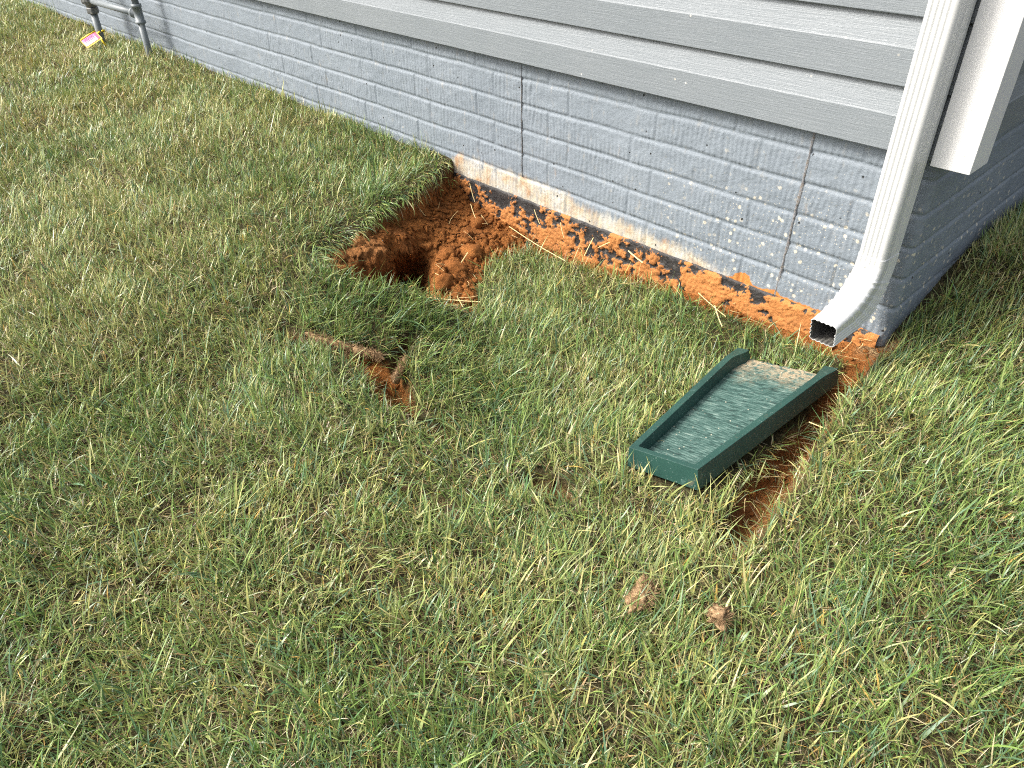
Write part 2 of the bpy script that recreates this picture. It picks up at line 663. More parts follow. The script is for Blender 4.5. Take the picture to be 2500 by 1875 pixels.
f = NT("painted_concrete", 0.62, 0.35)
co = f.coords()
big = f.noise(co, 3, 3)
paint = f.ramp(big, [(0.3, (0.150, 0.176, 0.202)), (0.7, (0.176, 0.203, 0.230))])
fine_n = f.noise(co, 120, 4, 0.7)
paint = f.mix(f.math('MULTIPLY', f.step(fine_n, 0.62, 0.80), 0.25), paint, (0.33, 0.36, 0.39))
ast = f.attr("stain").outputs["Fac"]
streak = f.noise(f.coords((1, 1, 0.35)), 42, 5, 0.7)
stm = f.math('MULTIPLY', f.step(f.math('ADD', f.math('MULTIPLY', ast, 0.8), f.math('MULTIPLY', f.math('SUBTRACT', streak, 0.5), 2.0)), 0.10, 1.05), 0.72)
stc = f.ramp(f.noise(co, 13, 4, 0.6), [(0.38, (0.54, 0.50, 0.42)), (0.53, (0.50, 0.41, 0.27)), (0.66, (0.42, 0.22, 0.075))])
paint = f.mix(stm, paint, stc)
# splashes of pale mud
aspl = f.attr("splash").outputs["Fac"]
v1 = f.voro(co, 36)
v2 = f.voro(co, 95)
vm = f.math('MAXIMUM', f.step(f.math('ADD', v1.outputs[0], f.math('MULTIPLY', f.noise(co, 150, 3), 0.25)), 0.36, 0.27), f.math('MULTIPLY', f.step(v2.outputs[0], 0.20, 0.11), 0.8))
dens = f.step(f.math('ADD', f.math('MULTIPLY', f.noise(co, 17, 3), 0.9), f.math('MULTIPLY', aspl, 0.60)), 0.60, 0.95)
paint = f.mix(f.math('MULTIPLY', f.math('MULTIPLY', vm, dens), 0.85), paint, (0.50, 0.46, 0.37))
# bug holes in the concrete
v3 = f.voro(co, 21)
pit_m = f.step(v3.outputs[0], 0.085, 0.045)
pit_d = f.step(f.noise(co, 6, 2), 0.47, 0.51)
pitf = f.math('MULTIPLY', pit_m, pit_d)
paint = f.mix(pitf, paint, (0.035, 0.035, 0.035))
acl = f.attr("clayed").outputs["Fac"]
clm = f.step(f.math('ADD', acl, f.math('SUBTRACT', f.noise(co, 70, 4, 0.7), 0.55)), 0.35, 0.6)
paint = f.mix(clm, paint, (0.44, 0.17, 0.042))
f.color(paint)
b = f.bump(f.noise(co, 110, 4, 0.6), 0.005, 0.45)
f.bump(f.math('SUBTRACT', 1.0, pitf), 0.006, 0.8, b)
M_FOUND = f.m
found = new_mesh("foundation_wall", np.stack([fx, fy, z], 1), grid_faces(len(su), len(zv)), M_FOUND,
                 attrs={"stain": st, "splash": spl, "clayed": clayed})
under(found, house)

# tar waterproofing below the old grade, with clay stuck on it
tu = np.arange(-1.95, -0.012, 0.0052)
tz = np.concatenate([[-0.6, -0.45], np.arange(-0.36, -0.0245, 0.0052)])
TU, TZ = np.meshgrid(tu, tz, indexing='ij')
u, w = TU.ravel(), TZ.ravel()
edge = -0.030 + 0.006 * (fbm(u * 30, u * 0 + 2, octv=3) - 0.5)
w2 = np.minimum(w, edge)
cb = 0.50 * fbm(u * 13, w * 16, octv=5, gain=0.65) + 0.50 * fbm(u * 45, w * 45 + 9, octv=4, gain=0.65)
bias = np.interp(u, [-1.95, -1.6, -1.45, -1.2, -.9, -.7, -.45, -.2, 0], [-.02, -.03, .0, .002, .012, .012, .035, .075, .10]) + np.interp(w, [-.3, -.2, -.12, -.07, -.045, -.03], [.16, .12, .055, .01, -.035, -.075])
cl = smooth(0.49, 0.53, cb + bias)
fringe = smooth(0.44, 0.54, cb + bias)
th = cl * (0.0012 + 0.008 * np.clip(fbm(u * 30, w * 38, octv=5, gain=0.68) - 0.25, 0, 1) + 0.004 * smooth(0, 0.3, cell2(u * 60, w * 75))) + fringe * 0.001
bo = 0.0042 + 0.002 * (fbm(u * 60, w * 60, octv=2) - 0.5) + th
bo = bo * smooth(0.0, -0.008, w - edge - 0.002) + 0.0012
t = NT("tar_and_clay", 0.7, 0.4)
co = t.coords()
cc = clay_colour(t, co)
cc = t.mix(0.25, cc, (0.55, 0.24, 0.07))
ac = t.attr("clay").outputs["Fac"]
cm = t.step(t.math('ADD', ac, t.math('MULTIPLY', t.math('SUBTRACT', t.noise(co, 110, 5, 0.8), 0.5), 2.6)), 0.38, 0.66)
tarc = t.ramp(t.noise(co, 40, 4), [(0.35, (0.011, 0.0105, 0.011)), (0.62, (0.03, 0.028, 0.027)), (0.78, (0.12, 0.11, 0.10))])
t.color(t.mix(cm, tarc, cc))
t.rough(t.math('ADD', t.math('MULTIPLY', cm, 0.35), 0.55))
b = t.bump(t.noise(co, 160, 5, 0.7), 0.004, 0.6)
t.bump(t.voro(co, 110).outputs[0], 0.004, 0.4, b)
coat = new_mesh("waterproof_coating", np.stack([u, -bo, w2], 1), grid_faces(len(tu), len(tz)), t.m, attrs={"clay": fringe * 0.5 + cl * 0.5})
under(coat, house)

# caulked control joints
cj = NT("joint_filler", 0.85, 0.2)
co = cj.coords()
cj.color(cj.ramp(cj.noise(co, 90, 4, 0.7), [(0.33, (0.15, 0.125, 0.105)), (0.45, (0.19, 0.175, 0.16)), (0.55, (0.20, 0.215, 0.235)), (0.75, (0.27, 0.17, 0.10))]))
cj.bump(cj.noise(co, 150, 4, 0.7), 0.004, 0.8)


def joint(x0, zlo, zhi, wd, lean):
    n = 120
    zs = np.linspace(zlo, zhi, n)
    V, F = [], []
    prof = [(-1.0, -0.0035), (-0.6, 0.0005), (-0.1, 0.0012), (0.25, -0.0008), (0.6, 0.0008), (1.0, -0.0035)]
    cx = x0 + lean * (zs - zlo) / (zhi - zlo) + 0.004 * (fbm(zs * 22, zs * 0 + x0, octv=3) - 0.5)
    ww = wd * (0.45 + 1.1 * fbm(zs * 50, zs * 0 + 7 * x0, octv=2))
    for k in range(n):
        for j, (a, bq) in enumerate(prof):
            jit = 0.0014 * (random.random() - 0.5)
            V.append((cx[k] + a * ww[k], -(bq + jit) - 0.0005, zs[k]))
    m = len(prof)
    return new_mesh("control_joint", V, [tuple(int(q) for q in r) for r in grid_faces(n, m, True)], cj.m)


under(joint(-1.372, 0.05, 0.452, 0.0014, 0.0), house)
under(joint(-0.328, -0.03, 0.452, 0.0042, 0.014), house)

# siding: dutch lap courses
sd = NT("vinyl_siding", 0.42, 0.45)
co = sd.coords((1.4, 1.4, 40))
grain = sd.noise(co, 9, 5, 0.6)
gr2 = sd.noise(sd.coords((4, 4, 150)), 5, 4, 0.6)
co0 = sd.coords()
c = sd.ramp(sd.noise(co0, 2.5, 3), [(0.3, (0.155, 0.175, 0.189)), (0.7, (0.172, 0.191, 0.205))])
c = sd.mix(sd.math('MULTIPLY', sd.step(grain, 0.45, 0.7), 0.16), c, (0.29, 0.31, 0.325))
vs = sd.voro(co0, 20)
c = sd.mix(sd.math('MULTIPLY', sd.step(vs.outputs[0], 0.075, 0.03), sd.step(sd.noise(co0, 5, 2), 0.56, 0.62)), c, (0.60, 0.56, 0.47))
sd.color(c)
b = sd.bump(grain, 0.004, 0.22)
sd.bump(gr2, 0.002, 0.35, b)
EXPO, Z0 = 0.1435, 0.452
prof = []
for k in range(18):
    zb = Z0 + k * EXPO
    prof += [(0.012, zb + 0.014), (0.012, zb + 0.003), (0.0285, zb), (0.0305, zb + 0.002), (0.0315, zb + 0.0795), (0.0300, zb + 0.0835), (0.0165, zb + 0.1405)]


def siding(axis_):
    nseg = 60
    V = []
    rngs = np.linspace(-9.2, 0.0, nseg) if axis_ == 'x' else np.linspace(0.0, 5.0, nseg)
    for a in rngs:
        wv = 0.0012 * math.sin(a * 2.3) + 0.0008 * math.sin(a * 5.1 + 1)
        for (o_, zz_) in prof:
            V.append((a, -(o_ + wv), zz_) if axis_ == 'x' else (o_ + wv, a, zz_))
    ob = new_mesh("siding", V, [tuple(int(q) for q in r) for r in grid_faces(nseg, len(prof))], sd.m, smooth_shade=False)
    return under(ob, house)


siding('x')
siding('y')

# white corner post, open at the bottom
wp = NT("white_vinyl", 0.38, 0.45)
co = wp.coords()
c = wp.ramp(wp.noise(co, 6, 3), [(0.3, (0.62, 0.62, 0.61)), (0.7, (0.66, 0.655, 0.645))])
vs = wp.voro(co, 34)
c = wp.mix(wp.math('MULTIPLY', wp.math('MULTIPLY', wp.step(vs.outputs[0], 0.10, 0.03), wp.step(wp.noise(co, 12, 2), 0.50, 0.58)), 0.75), c, (0.40, 0.34, 0.27))
wp.color(c)
M_WHITE = wp.m
bm = bmesh.new()
x0, x1, y0, y1, zb, zt = -0.008, 0.078, -0.050, 0.056, 0.447, 3.04
outer = [(x0, -0.004), (x0, y0), (x1, y0), (x1, y1), (0.004, y1)]
tk = 0.0035
inner = [(x0 + tk, -0.004), (x0 + tk, y0 + tk), (x1 - tk, y0 + tk), (x1 - tk, y1 - tk), (0.004, y1 - tk)]
ro = [[bm.verts.new((p[0], p[1], zq)) for p in outer] for zq in (zb, zt)]
ri = [[bm.verts.new((p[0], p[1], zq)) for p in inner] for zq in (zb, zt)]
for k in range(4):
    bm.faces.new((ro[0][k], ro[0][k + 1], ro[1][k + 1], ro[1][k]))
    bm.faces.new((ri[0][k + 1], ri[0][k], ri[1][k], ri[1][k + 1]))
    bm.faces.new((ri[0][k], ri[0][k + 1], ro[0][k + 1], ro[0][k]))
post = bevelled(obj_from_bm("corner_post", bm, M_WHITE), 0.0028, 3)
under(post, house)

# ------------------------------------------------------------------ downspout
dsm = NT("white_aluminium", 0.30, 0.5)
co = dsm.coords()
c = dsm.ramp(dsm.noise(co, 5, 3), [(0.3, (0.50, 0.507, 0.498)), (0.7, (0.54, 0.545, 0.535))])
v1 = dsm.voro(co, 60)
dirt = dsm.math('MULTIPLY', dsm.step(v1.outputs[0], 0.16, 0.05), dsm.step(dsm.noise(co, 15, 3), 0.50, 0.62))
c = dsm.mix(dsm.math('MULTIPLY', dirt, 0.55), c, (0.36, 0.34, 0.30))
mud = dsm.step(dsm.noise(co, 26, 4, 0.7), 0.70, 0.76)
c = dsm.mix(dsm.math('MULTIPLY', mud, 0.7), c, (0.55, 0.46, 0.33))
dsm.color(c)
dsm.bump(dsm.noise(co, 20, 3), 0.003, 0.15)
M_DS = dsm.m
dsi = NT("dark_inner_metal", 0.55, 0.4)  # darker mottled grey for the inner face of the elbow
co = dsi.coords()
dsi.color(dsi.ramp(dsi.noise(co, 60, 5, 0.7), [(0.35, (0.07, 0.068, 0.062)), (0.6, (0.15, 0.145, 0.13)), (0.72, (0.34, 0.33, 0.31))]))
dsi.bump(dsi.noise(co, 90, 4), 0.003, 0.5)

ds = empty("downspout", (-0.049, -0.085, 0.10))
tag(ds, "white corrugated downspout down the house corner, ending in an elbow above the splash block", "downspout")


def section(wd, dp, ampa=0.0022, amp=0.0022):
    """corrugated rectangle, (a across, b depth) in [-.5,.5] units scaled; b=-: outer front"""
    P = []
    c_ = 0.16
    n = 40
    for k in range(n + 1):                       # front
        a = -0.5 + c_ + (1 - 2 * c_) * k / n
        g_ = amp * (0.5 - 0.5 * math.cos(2 * math.pi * 4 * k / n))
        P.append((a * wd, -0.5 * dp + g_))
    P.append((0.445 * wd, -0.445 * dp))
    for k in range(n + 1):                       # right side
        q = -0.5 + 0.12 + (1 - 0.24) * k / n
        g_ = ampa * (0.5 - 0.5 * math.cos(2 * math.pi * 4 * max(0, (k / n - 0.3) / 0.7))) if k / n > 0.3 else 0
        P.append((0.5 * wd - g_, q * dp))
    P.append((0.445 * wd, 0.445 * dp))
    for k in range(n + 1):                       # back
        a = 0.5 - c_ - (1 - 2 * c_) * k / n
        g_ = amp * (0.5 - 0.5 * math.cos(2 * math.pi * 4 * k / n))
        P.append((a * wd, 0.5 * dp - g_))
    P.append((-0.445 * wd, 0.445 * dp))
    for k in range(n + 1):                       # left side
        q = 0.5 - 0.12 - (1 - 0.24) * k / n
        g_ = ampa * (0.5 - 0.5 * math.cos(2 * math.pi * 4 * k / n))
        P.append((-0.5 * wd + g_, q * dp))
    P.append((-0.445 * wd, -0.445 * dp))
    return P


def sweep(stations, amp=0.0030):
    """stations: (outer (y,z), inner (y,z), width scale)"""
    V = []
    m = None
    for (oy, oz), (iy, iz), wsc in stations:
        d = math.hypot(iy - oy, iz - oz)
        sec = section(0.0655 * wsc, 1.0, amp, amp / d)
        sec = [(a, b) for a, b in sec]
        m = len(sec)
        for a, b in sec:
            tt = b + 0.5
            a2 = a
            V.append((-0.04925 + a2, oy + (iy - oy) * tt, oz + (iz - oz) * tt))
    F = []
    for k in range(len(stations) - 1):
        for j in range(m):
            F.append((k * m + j, (k + 1) * m + j, (k + 1) * m + (j + 1) % m, k * m + (j + 1) % m))
    return V, F


Vp, Fp = sweep([((-0.135, zq), (-0.035, zq), 1.0) for zq in np.linspace(3.0, 0.19, 60)])
under(new_mesh("pipe", Vp, Fp, M_DS), ds)
key = [((-0.1365, 0.235), (-0.034, 0.225), 1.03), ((-0.1375, 0.215), (-0.0345, 0.195), 1.03), ((-0.144, 0.198), (-0.039, 0.168), 1.03),
       ((-0.157, 0.181), (-0.051, 0.138), 1.03), ((-0.185, 0.160), (-0.072, 0.100), 1.03), ((-0.222, 0.144), (-0.108, 0.068), 1.02),
       ((-0.262, 0.136), (-0.170, 0.058), 1.01), ((-0.290, 0.134), (-0.235, 0.061), 1.0), ((-0.313, 0.131), (-0.296, 0.064), 1.0)]
stn = []
for k in range(len(key) - 1):
    n_ = 10
    for q in range(n_ if k < len(key) - 2 else n_ + 1):
        f_ = q / n_
        A, B = key[k], key[k + 1]
        fs = f_
        wsc = A[2] + (B[2] - A[2]) * fs
        oy, oz = [A[0][i] + (B[0][i] - A[0][i]) * fs for i in (0, 1)]
        iy, iz = [A[1][i] + (B[1][i] - A[1][i]) * fs for i in (0, 1)]
        tpos = k + f_
        pl = 0.0
        if 2.6 < tpos < 6.2:                      # crimped pleats through the bend
            ph = ((tpos - 2.6) / 0.6) % 1.0
            pl = 0.0055 * (1 - ph) ** 1.3
        ex = (oy - iy, oz - iz)
        ln = math.hypot(*ex)
        oy, oz = oy + ex[0] / ln * pl, oz + ex[1] / ln * pl
        iy, iz = iy - ex[0] / ln * pl, iz - ex[1] / ln * pl
        stn.append(((oy, oz), (iy, iz), wsc * (1 + pl * 14)))
Ve, Fe = sweep(stn, 0.0028)
elbow = new_mesh("elbow", Ve, Fe, M_DS)
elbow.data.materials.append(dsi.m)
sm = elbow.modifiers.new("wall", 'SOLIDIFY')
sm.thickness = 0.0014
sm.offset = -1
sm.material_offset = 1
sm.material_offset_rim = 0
under(elbow, ds)
# screws that fix the elbow
for (sx, sz) in ((-0.055, 0.212),):
    bm = bmesh.new()
    bmesh.ops.create_uvsphere(bm, u_segments=10, v_segments=6, radius=0.0042)
    for vv in bm.verts:
        vv.co = Vector((vv.co.x + sx, vv.co.y * 0.5 - 0.1385, vv.co.z + sz))
    under(obj_from_bm("screw", bm, M_DS, smooth_shade=True), ds)

# ------------------------------------------------------------------ splash block
sb = empty("splash_block", (-0.1238, -0.7987, -0.09))
sb.rotation_mode = 'XYZ'
Rm = Matrix.Rotation(0.0757, 3, 'Z') @ Matrix.Rotation(-0.0736, 3, 'X') @ Matrix.Rotation(-0.1788, 3, 'Y')
sb.rotation_euler = Rm.to_euler('XYZ')
tag(sb, "dark green plastic splash block lying tilted on the grass below the downspout", "splash block")
gp = NT("green_plastic", 0.5, 0.4)
co = gp.coords()
c = gp.ramp(gp.noise(co, 12, 4), [(0.3, (0.010, 0.042, 0.034)), (0.7, (0.016, 0.058, 0.046))])
v1 = gp.voro(co, 150)
dust = gp.math('MULTIPLY', gp.step(v1.outputs[0], 0.30, 0.12), gp.step(gp.noise(co, 40, 3), 0.46, 0.62))
c = gp.mix(gp.math('MULTIPLY', dust, 0.32), c, (0.28, 0.36, 0.33))
scuff = gp.step(gp.noise(gp.coords((1, 1, 1)), 30, 5, 0.75), 0.56, 0.70)
geo = gp.n("ShaderNodeNewGeometry")
c = gp.mix(gp.math('MULTIPLY', scuff, 0.22), c, (0.14, 0.24, 0.215))
soil_ = gp.step(gp.noise(co, 22, 4, 0.7), 0.60, 0.70)
c = gp.mix(gp.math('MULTIPLY', soil_, 0.35), c, (0.16, 0.12, 0.08))
gp.color(c)
gp.bump(gp.noise(co, 160, 4), 0.0015, 0.25)
M_GP = gp.m
gf = NT("weathered_green_plastic", 0.55, 0.35)
co = gf.coords()
gr = gf.noise(gf.coords((5, 42, 5)), 4.5, 5, 0.65)
c = gf.ramp(gr, [(0.34, (0.008, 0.026, 0.022)), (0.46, (0.026, 0.066, 0.056)), (0.60, (0.070, 0.125, 0.108)), (0.78, (0.18, 0.235, 0.205))])
ay = gf.n("ShaderNodeSeparateXYZ")
tcx = gf.n("ShaderNodeTexCoord")
gf.l(tcx.outputs["Object"], ay.inputs[0])
mudm = gf.math('MULTIPLY', gf.step(gf.math('ADD', ay.outputs[1], gf.math('MULTIPLY', gf.noise(co, 14, 4), 0.22)), 0.58, 0.74), gf.step(gf.noise(co, 60, 4, 0.7), 0.38, 0.55))
c = gf.mix(gf.math('MULTIPLY', mudm, 0.75), c, (0.36, 0.27, 0.17))
c = gf.mix(gf.math('MULTIPLY', gf.step(gf.voro(co, 55).outputs[0], 0.14, 0.07), 0.5), c, (0.50, 0.47, 0.36))
gf.color(c)
b = gf.bump(gr, 0.004, 0.6)
WF, WB, LB = 0.174, 0.282, 0.624


def half(y_):
    return (WF + (WB - WF) * y_ / LB) / 2


def wtop(y_):
    return 0.050 if y_ < LB * 0.86 else 0.050 - 0.008 * smooth(LB * 0.86, LB, np.array(y_)).item()


def wthick(y_):
    return 0.020 + 0.003 * y_ / LB + (0.018 * smooth(LB * 0.84, LB, np.array(y_)).item())


ysn = np.concatenate([np.linspace(0.03, 0.84, 18), np.linspace(0.86, 1.0, 10)]) * LB


def wall_ring(y_, sgn):
    hw_, ht, tk_ = half(y_), wtop(y_), wthick(y_)
    fl = 0.019 - 0.004 * y_ / LB
    return [(sgn * xx_, y_, zz_) for xx_, zz_ in ((hw_ + 0.004, 0.0), (hw_, ht), (hw_ - tk_ * 0.85, ht), (hw_ - tk_, fl - 0.006), (hw_ - tk_, 0.0))]


def corner_ring(sgn):
    hw_ = half(0)
    return [(sgn * (hw_ + 0.004), -0.004, 0.0), (sgn * hw_, 0.0, 0.050), (sgn * (hw_ - 0.0170), 0.0150, 0.050), (sgn * (hw_ - 0.020), 0.0175, 0.013), (sgn * (hw_ - 0.020), 0.0175, 0.0)]


rings_ = [wall_ring(y_, -1) for y_ in ysn[::-1]] + [corner_ring(-1), corner_ring(1)] + [wall_ring(y_, 1) for y_ in ysn]
bm = bmesh.new()
rings = [[bm.verts.new(p) for p in rg] for rg in rings_]
for a, b_ in zip(rings, rings[1:]):
    for j in range(5):
        bm.faces.new((a[j], a[(j + 1) % 5], b_[(j + 1) % 5], b_[j]))
bm.faces.new(rings[0])
bm.faces.new(rings[-1][::-1])
bmesh.ops.recalc_face_normals(bm, faces=bm.faces)
bevelled(obj_from_bm("raised_rim", bm, M_GP, sb), 0.0022, 2)
# ridged floor of the channel
nyf, nxf = 260, 40
V = []
for i in range(nyf):
    y_ = 0.014 + (LB - 0.016) * i / (nyf - 1)
    hw = half(y_) - wthick(y_) + 0.004
    for j in range(nxf):
        x_ = -hw + 2 * hw * j / (nxf - 1)
        zf_ = 0.019 - 0.004 * y_ / LB
        rd = 0.0014 * math.sin(2 * math.pi * (y_ + 0.012 * math.sin(x_ * 17) + 0.35 * x_ * x_) / 0.0085)
        V.append((x_, y_, zf_ + rd))
nb = len(V)
fl_o = new_mesh("channel_floor", V, [tuple(int(q) for q in r) for r in grid_faces(nyf, nxf, True)], gf.m, sb)
sm = fl_o.modifiers.new("thick", 'SOLIDIFY')
sm.thickness = 0.012
sm.offset = -1

# ------------------------------------------------------------------ gas pipes by the far wall
pm = NT("grey_pipe_paint", 0.45, 0.45)
co = pm.coords()
pm.color(pm.ramp(pm.noise(co, 25, 4), [(0.3, (0.13, 0.15, 0.16)), (0.7, (0.17, 0.19, 0.20))]))
pm.bump(pm.noise(co, 120, 3), 0.001, 0.4)
vm_ = NT("dark_cast_metal", 0.5, 0.5)
vm_.color(vm_.ramp(vm_.noise(vm_.coords(), 40, 4), [(0.3, (0.07, 0.072, 0.07)), (0.7, (0.16, 0.165, 0.16))]))
gas = empty("gas_piping", (-4.85, -0.09, 0.02))
tag(gas, "grey painted gas riser pipes joined by a horizontal pipe against the far foundation wall", "gas pipe")
bm = bmesh.new()
bm_tube(bm, [(-5.0, -0.15, -0.1), (-5.0, -0.15, 0.20)], 0.021, 16)
under(obj_from_bm("riser_pipe", bm, pm.m, smooth_shade=True), gas)
bm = bmesh.new()
bm_tube(bm, [(-5.0, -0.15, 0.19), (-5.0, -0.15, 0.225)], 0.037, 6)
bm_tube(bm, [(-5.0, -0.15, 0.225), (-5.0, -0.15, 0.24), (-5.0, -0.15, 0.26), (-5.0, -0.15, 0.31), (-5.0, -0.15, 0.335)], [0.028, 0.036, 0.044, 0.044, 0.03], 14)
bm_tube(bm, [(-5.06, -0.17, 0.24), (-5.056, -0.168, 0.285), (-5.056, -0.168, 0.36)], [0.014, 0.018, 0.014], 8)
bm_tube(bm, [(-5.0, -0.15, 0.33), (-5.0, -0.15, 0.37)], 0.035, 6)
under(bevelled(obj_from_bm("valve", bm, vm_.m), 0.003, 1), gas)
bm = bmesh.new()
bm_tube(bm, [(-5.0, -0.15, 0.36), (-5.0, -0.15, 0.93)], 0.021, 16)
under(obj_from_bm("riser_pipe", bm, pm.m, smooth_shade=True), gas)
bm = bmesh.new()
bm_tube(bm, [(-4.97, -0.148, 0.262), (-4.37, -0.11, 0.255)], 0.0185, 16)
under(obj_from_bm("horizontal_pipe", bm, pm.m, smooth_shade=True), gas)
bm = bmesh.new()
bm_tube(bm, [(-4.37, -0.11, -0.1), (-4.37, -0.11, 0.23)], 0.0185, 16)
under(obj_from_bm("drip_leg", bm, pm.m, smooth_shade=True), gas)
bm = bmesh.new()
bm_tube(bm, [(-4.37, -0.11, 0.2050), (-4.37, -0.11, 0.2190), (-4.37, -0.11, 0.2195), (-4.37, -0.11, 0.2910), (-4.37, -0.11, 0.2915), (-4.37, -0.11, 0.3070)],
        [0.029, 0.029, 0.0245, 0.0245, 0.029, 0.029], 18)
bm_tube(bm, [(-4.435, -0.114, 0.2558), (-4.42, -0.113, 0.2556), (-4.419, -0.113, 0.2556), (-4.37, -0.11, 0.255)], [0.028, 0.028, 0.024, 0.024], 16)
under(obj_from_bm("tee_fitting", bm, pm.m, smooth_shade=True), gas)
bm = bmesh.new()
bm_tube(bm, [(-4.37, -0.11, 0.2990), (-4.37, -0.11, 0.9790)], 0.0185, 16)
under(obj_from_bm("riser_pipe", bm, pm.m, smooth_shade=True), gas)

# warning tag tied to the riser
tagc = [Vector(p) for p in ((-4.757, -.250, .128), (-4.798, -.331, .084), (-4.752, -.323, .050), (-4.715, -.241, .098))]
shift = Vector((-0.08, 0.024, -0.012))
tagc = [p + shift for p in tagc]
ctr = sum(tagc, Vector()) / 4
wt = empty("warning_tag", ctr)
tag(wt, "small pink and yellow warning tag tied to the left gas pipe near the grass", "tag")
uax = (tagc[1] - tagc[0])
vax = (tagc[3] - tagc[0])
nrm = uax.cross(vax).normalized()
if nrm.z < 0:
    nrm = -nrm


def flat(name, col_, u0, u1, v0, v1, lift, th=0.0012, parent=wt, rough=0.45):
    m_ = col_ if not isinstance(col_, tuple) else NT(name + "_paint", rough).color(col_).m
    bm_ = bmesh.new()
    base_ = [tagc[0] + uax * a + vax * b_ for a, b_ in ((u0, v0), (u1, v0), (u1, v1), (u0, v1))]
    lo = [bm_.verts.new(p + nrm * (lift - th)) for p in base_]
    hi = [bm_.verts.new(p + nrm * lift) for p in base_]
    bm_.faces.new(hi)
    bm_.faces.new(lo[::-1])
    for j in range(4):
        bm_.faces.new((lo[j], lo[(j + 1) % 4], hi[(j + 1) % 4], hi[j]))
    bmesh.ops.recalc_face_normals(bm_, faces=bm_.faces)
    return under(obj_from_bm(name, bm_, m_), parent)


card = flat("card", (0.70, 0.50, 0.03), -0.05, 1.05, -0.10, 1.16, 0.0, 0.002)
pk = NT("pink_label", 0.4)
atx = pk.n("ShaderNodeNewGeometry")
flat("label_panel", (0.70, 0.035, 0.14), 0.0, 0.16, 0.0, 0.95, 0.0016)
flat("label_panel", (0.68, 0.16, 0.40), 0.16, 1.0, 0.0, 0.42, 0.0016)
flat("label_panel", (0.70, 0.38, 0.48), 0.16, 1.0, 0.42, 0.98, 0.0016)
for v0 in (0.10, 0.22, 0.34, 0.50):
    flat("text_line", (0.50, 0.22, 0.42), 0.22, 0.86, v0, v0 + 0.035, 0.0030)
for u0 in (0.25, 0.36, 0.47, 0.58):
    flat("text_mark", (0.45, 0.33, 0.38), u0, u0 + 0.05, 0.68, 0.80, 0.0030)
yt = NT("yellow_tie", 0.4).color((0.90, 0.66, 0.03)).m
bm = bmesh.new()
cx_, cy_ = -5.0, -0.15
bm_tube(bm, [(cx_ + 0.031 * math.cos(a), cy_ + 0.031 * math.sin(a), 0.078 + 0.014 * math.sin(a + 1)) for a in np.linspace(0.2, 6.1, 20)], 0.0055, 8)
bm_tube(bm, [(cx_ + 0.02, cy_ - 0.03, 0.082), (cx_ + 0.07, cy_ - 0.045, 0.083), (cx_ + 0.12, cy_ - 0.04, 0.062), (cx_ + 0.15, cy_ - 0.035, 0.03)], 0.0055, 8)
bm_tube(bm, [(cx_ + 0.0, cy_ - 0.035, 0.082), tagc[0] + nrm * 0.004, tagc[0] + uax * 0.5 - vax * 0.12, tagc[1] - vax * 0.1], 0.0055, 8)
under(obj_from_bm("tie", bm, yt, smooth_shade=True), wt)

# ------------------------------------------------------------------ loose clay
CLAYM = NT("loose_clay", 0.95, 0.15)
co = CLAYM.coords()
CLAYM.color(clay_colour(CLAYM, co))
b = CLAYM.bump(CLAYM.noise(co, 130, 6, 0.75), 0.014, 1.0)
bm = bmesh.new()
bmesh.ops.create_icosphere(bm, subdivisions=1, radius=1)
ICO_V = np.array([v.co[:] for v in bm.verts])
ICO_F = np.array([[v.index for v in f_.verts] for f_ in bm.faces])
bm.free()
bm = bmesh.new()
bmesh.ops.create_icosphere(bm, subdivisions=3, radius=1)
ICO3_V = np.array([v.co[:] for v in bm.verts])
ICO3_F = np.array([[v.index for v in f_.verts] for f_ in bm.faces])
bm.free()


def zgrid(x, y):
    return ground_fields(np.atleast_1d(np.array(x, float)), np.atleast_1d(np.array(y, float)))


# crumbs over every bare patch
cxs = rng.uniform(-1.74, 0.14, 60000)
cys = rng.uniform(-1.12, -0.005, 60000)
zz_, cl_, in_, ba_, dh_ = zgrid(cxs, cys)
keep = (rng.random(60000) < cl_ ** 2 * np.where(in_ > 0.5, 0.34, 0.22)) & (zz_ > -0.30) & ((in_ < .3) | (zz_ < -0.09) | (cxs > -1.3)) & ~((in_ > .3) & (cxs < -1.44) & (rng.random(60000) < .75))
cxs, cys, zz_, in_ = cxs[keep], cys[keep], zz_[keep], in_[keep]
VV, FF = [], []
for k in range(len(cxs)):
    r = min(0.0016 * math.exp(abs(rng.normal(0, 0.85))), 0.013)
    if in_[k] < 0.5:
        r *= 0.75
    A = rng.normal(size=(3, 3)) * 0.38 + np.eye(3)
    vv = ICO_V @ A * r
    vv += (rng.random(vv.shape) - 0.5) * r * 0.8
    VV.append(vv + [cxs[k], cys[k], zz_[k] + r * 0.35])
    FF.append(ICO_F + k * len(ICO_V))
crumbs = new_mesh("clay_crumbs", np.concatenate(VV), np.concatenate(FF), CLAYM.m, smooth_shade=False)
tag(crumbs, "loose orange clay crumbs scattered over the bare soil along the wall and hole", "loose soil", kind="stuff")

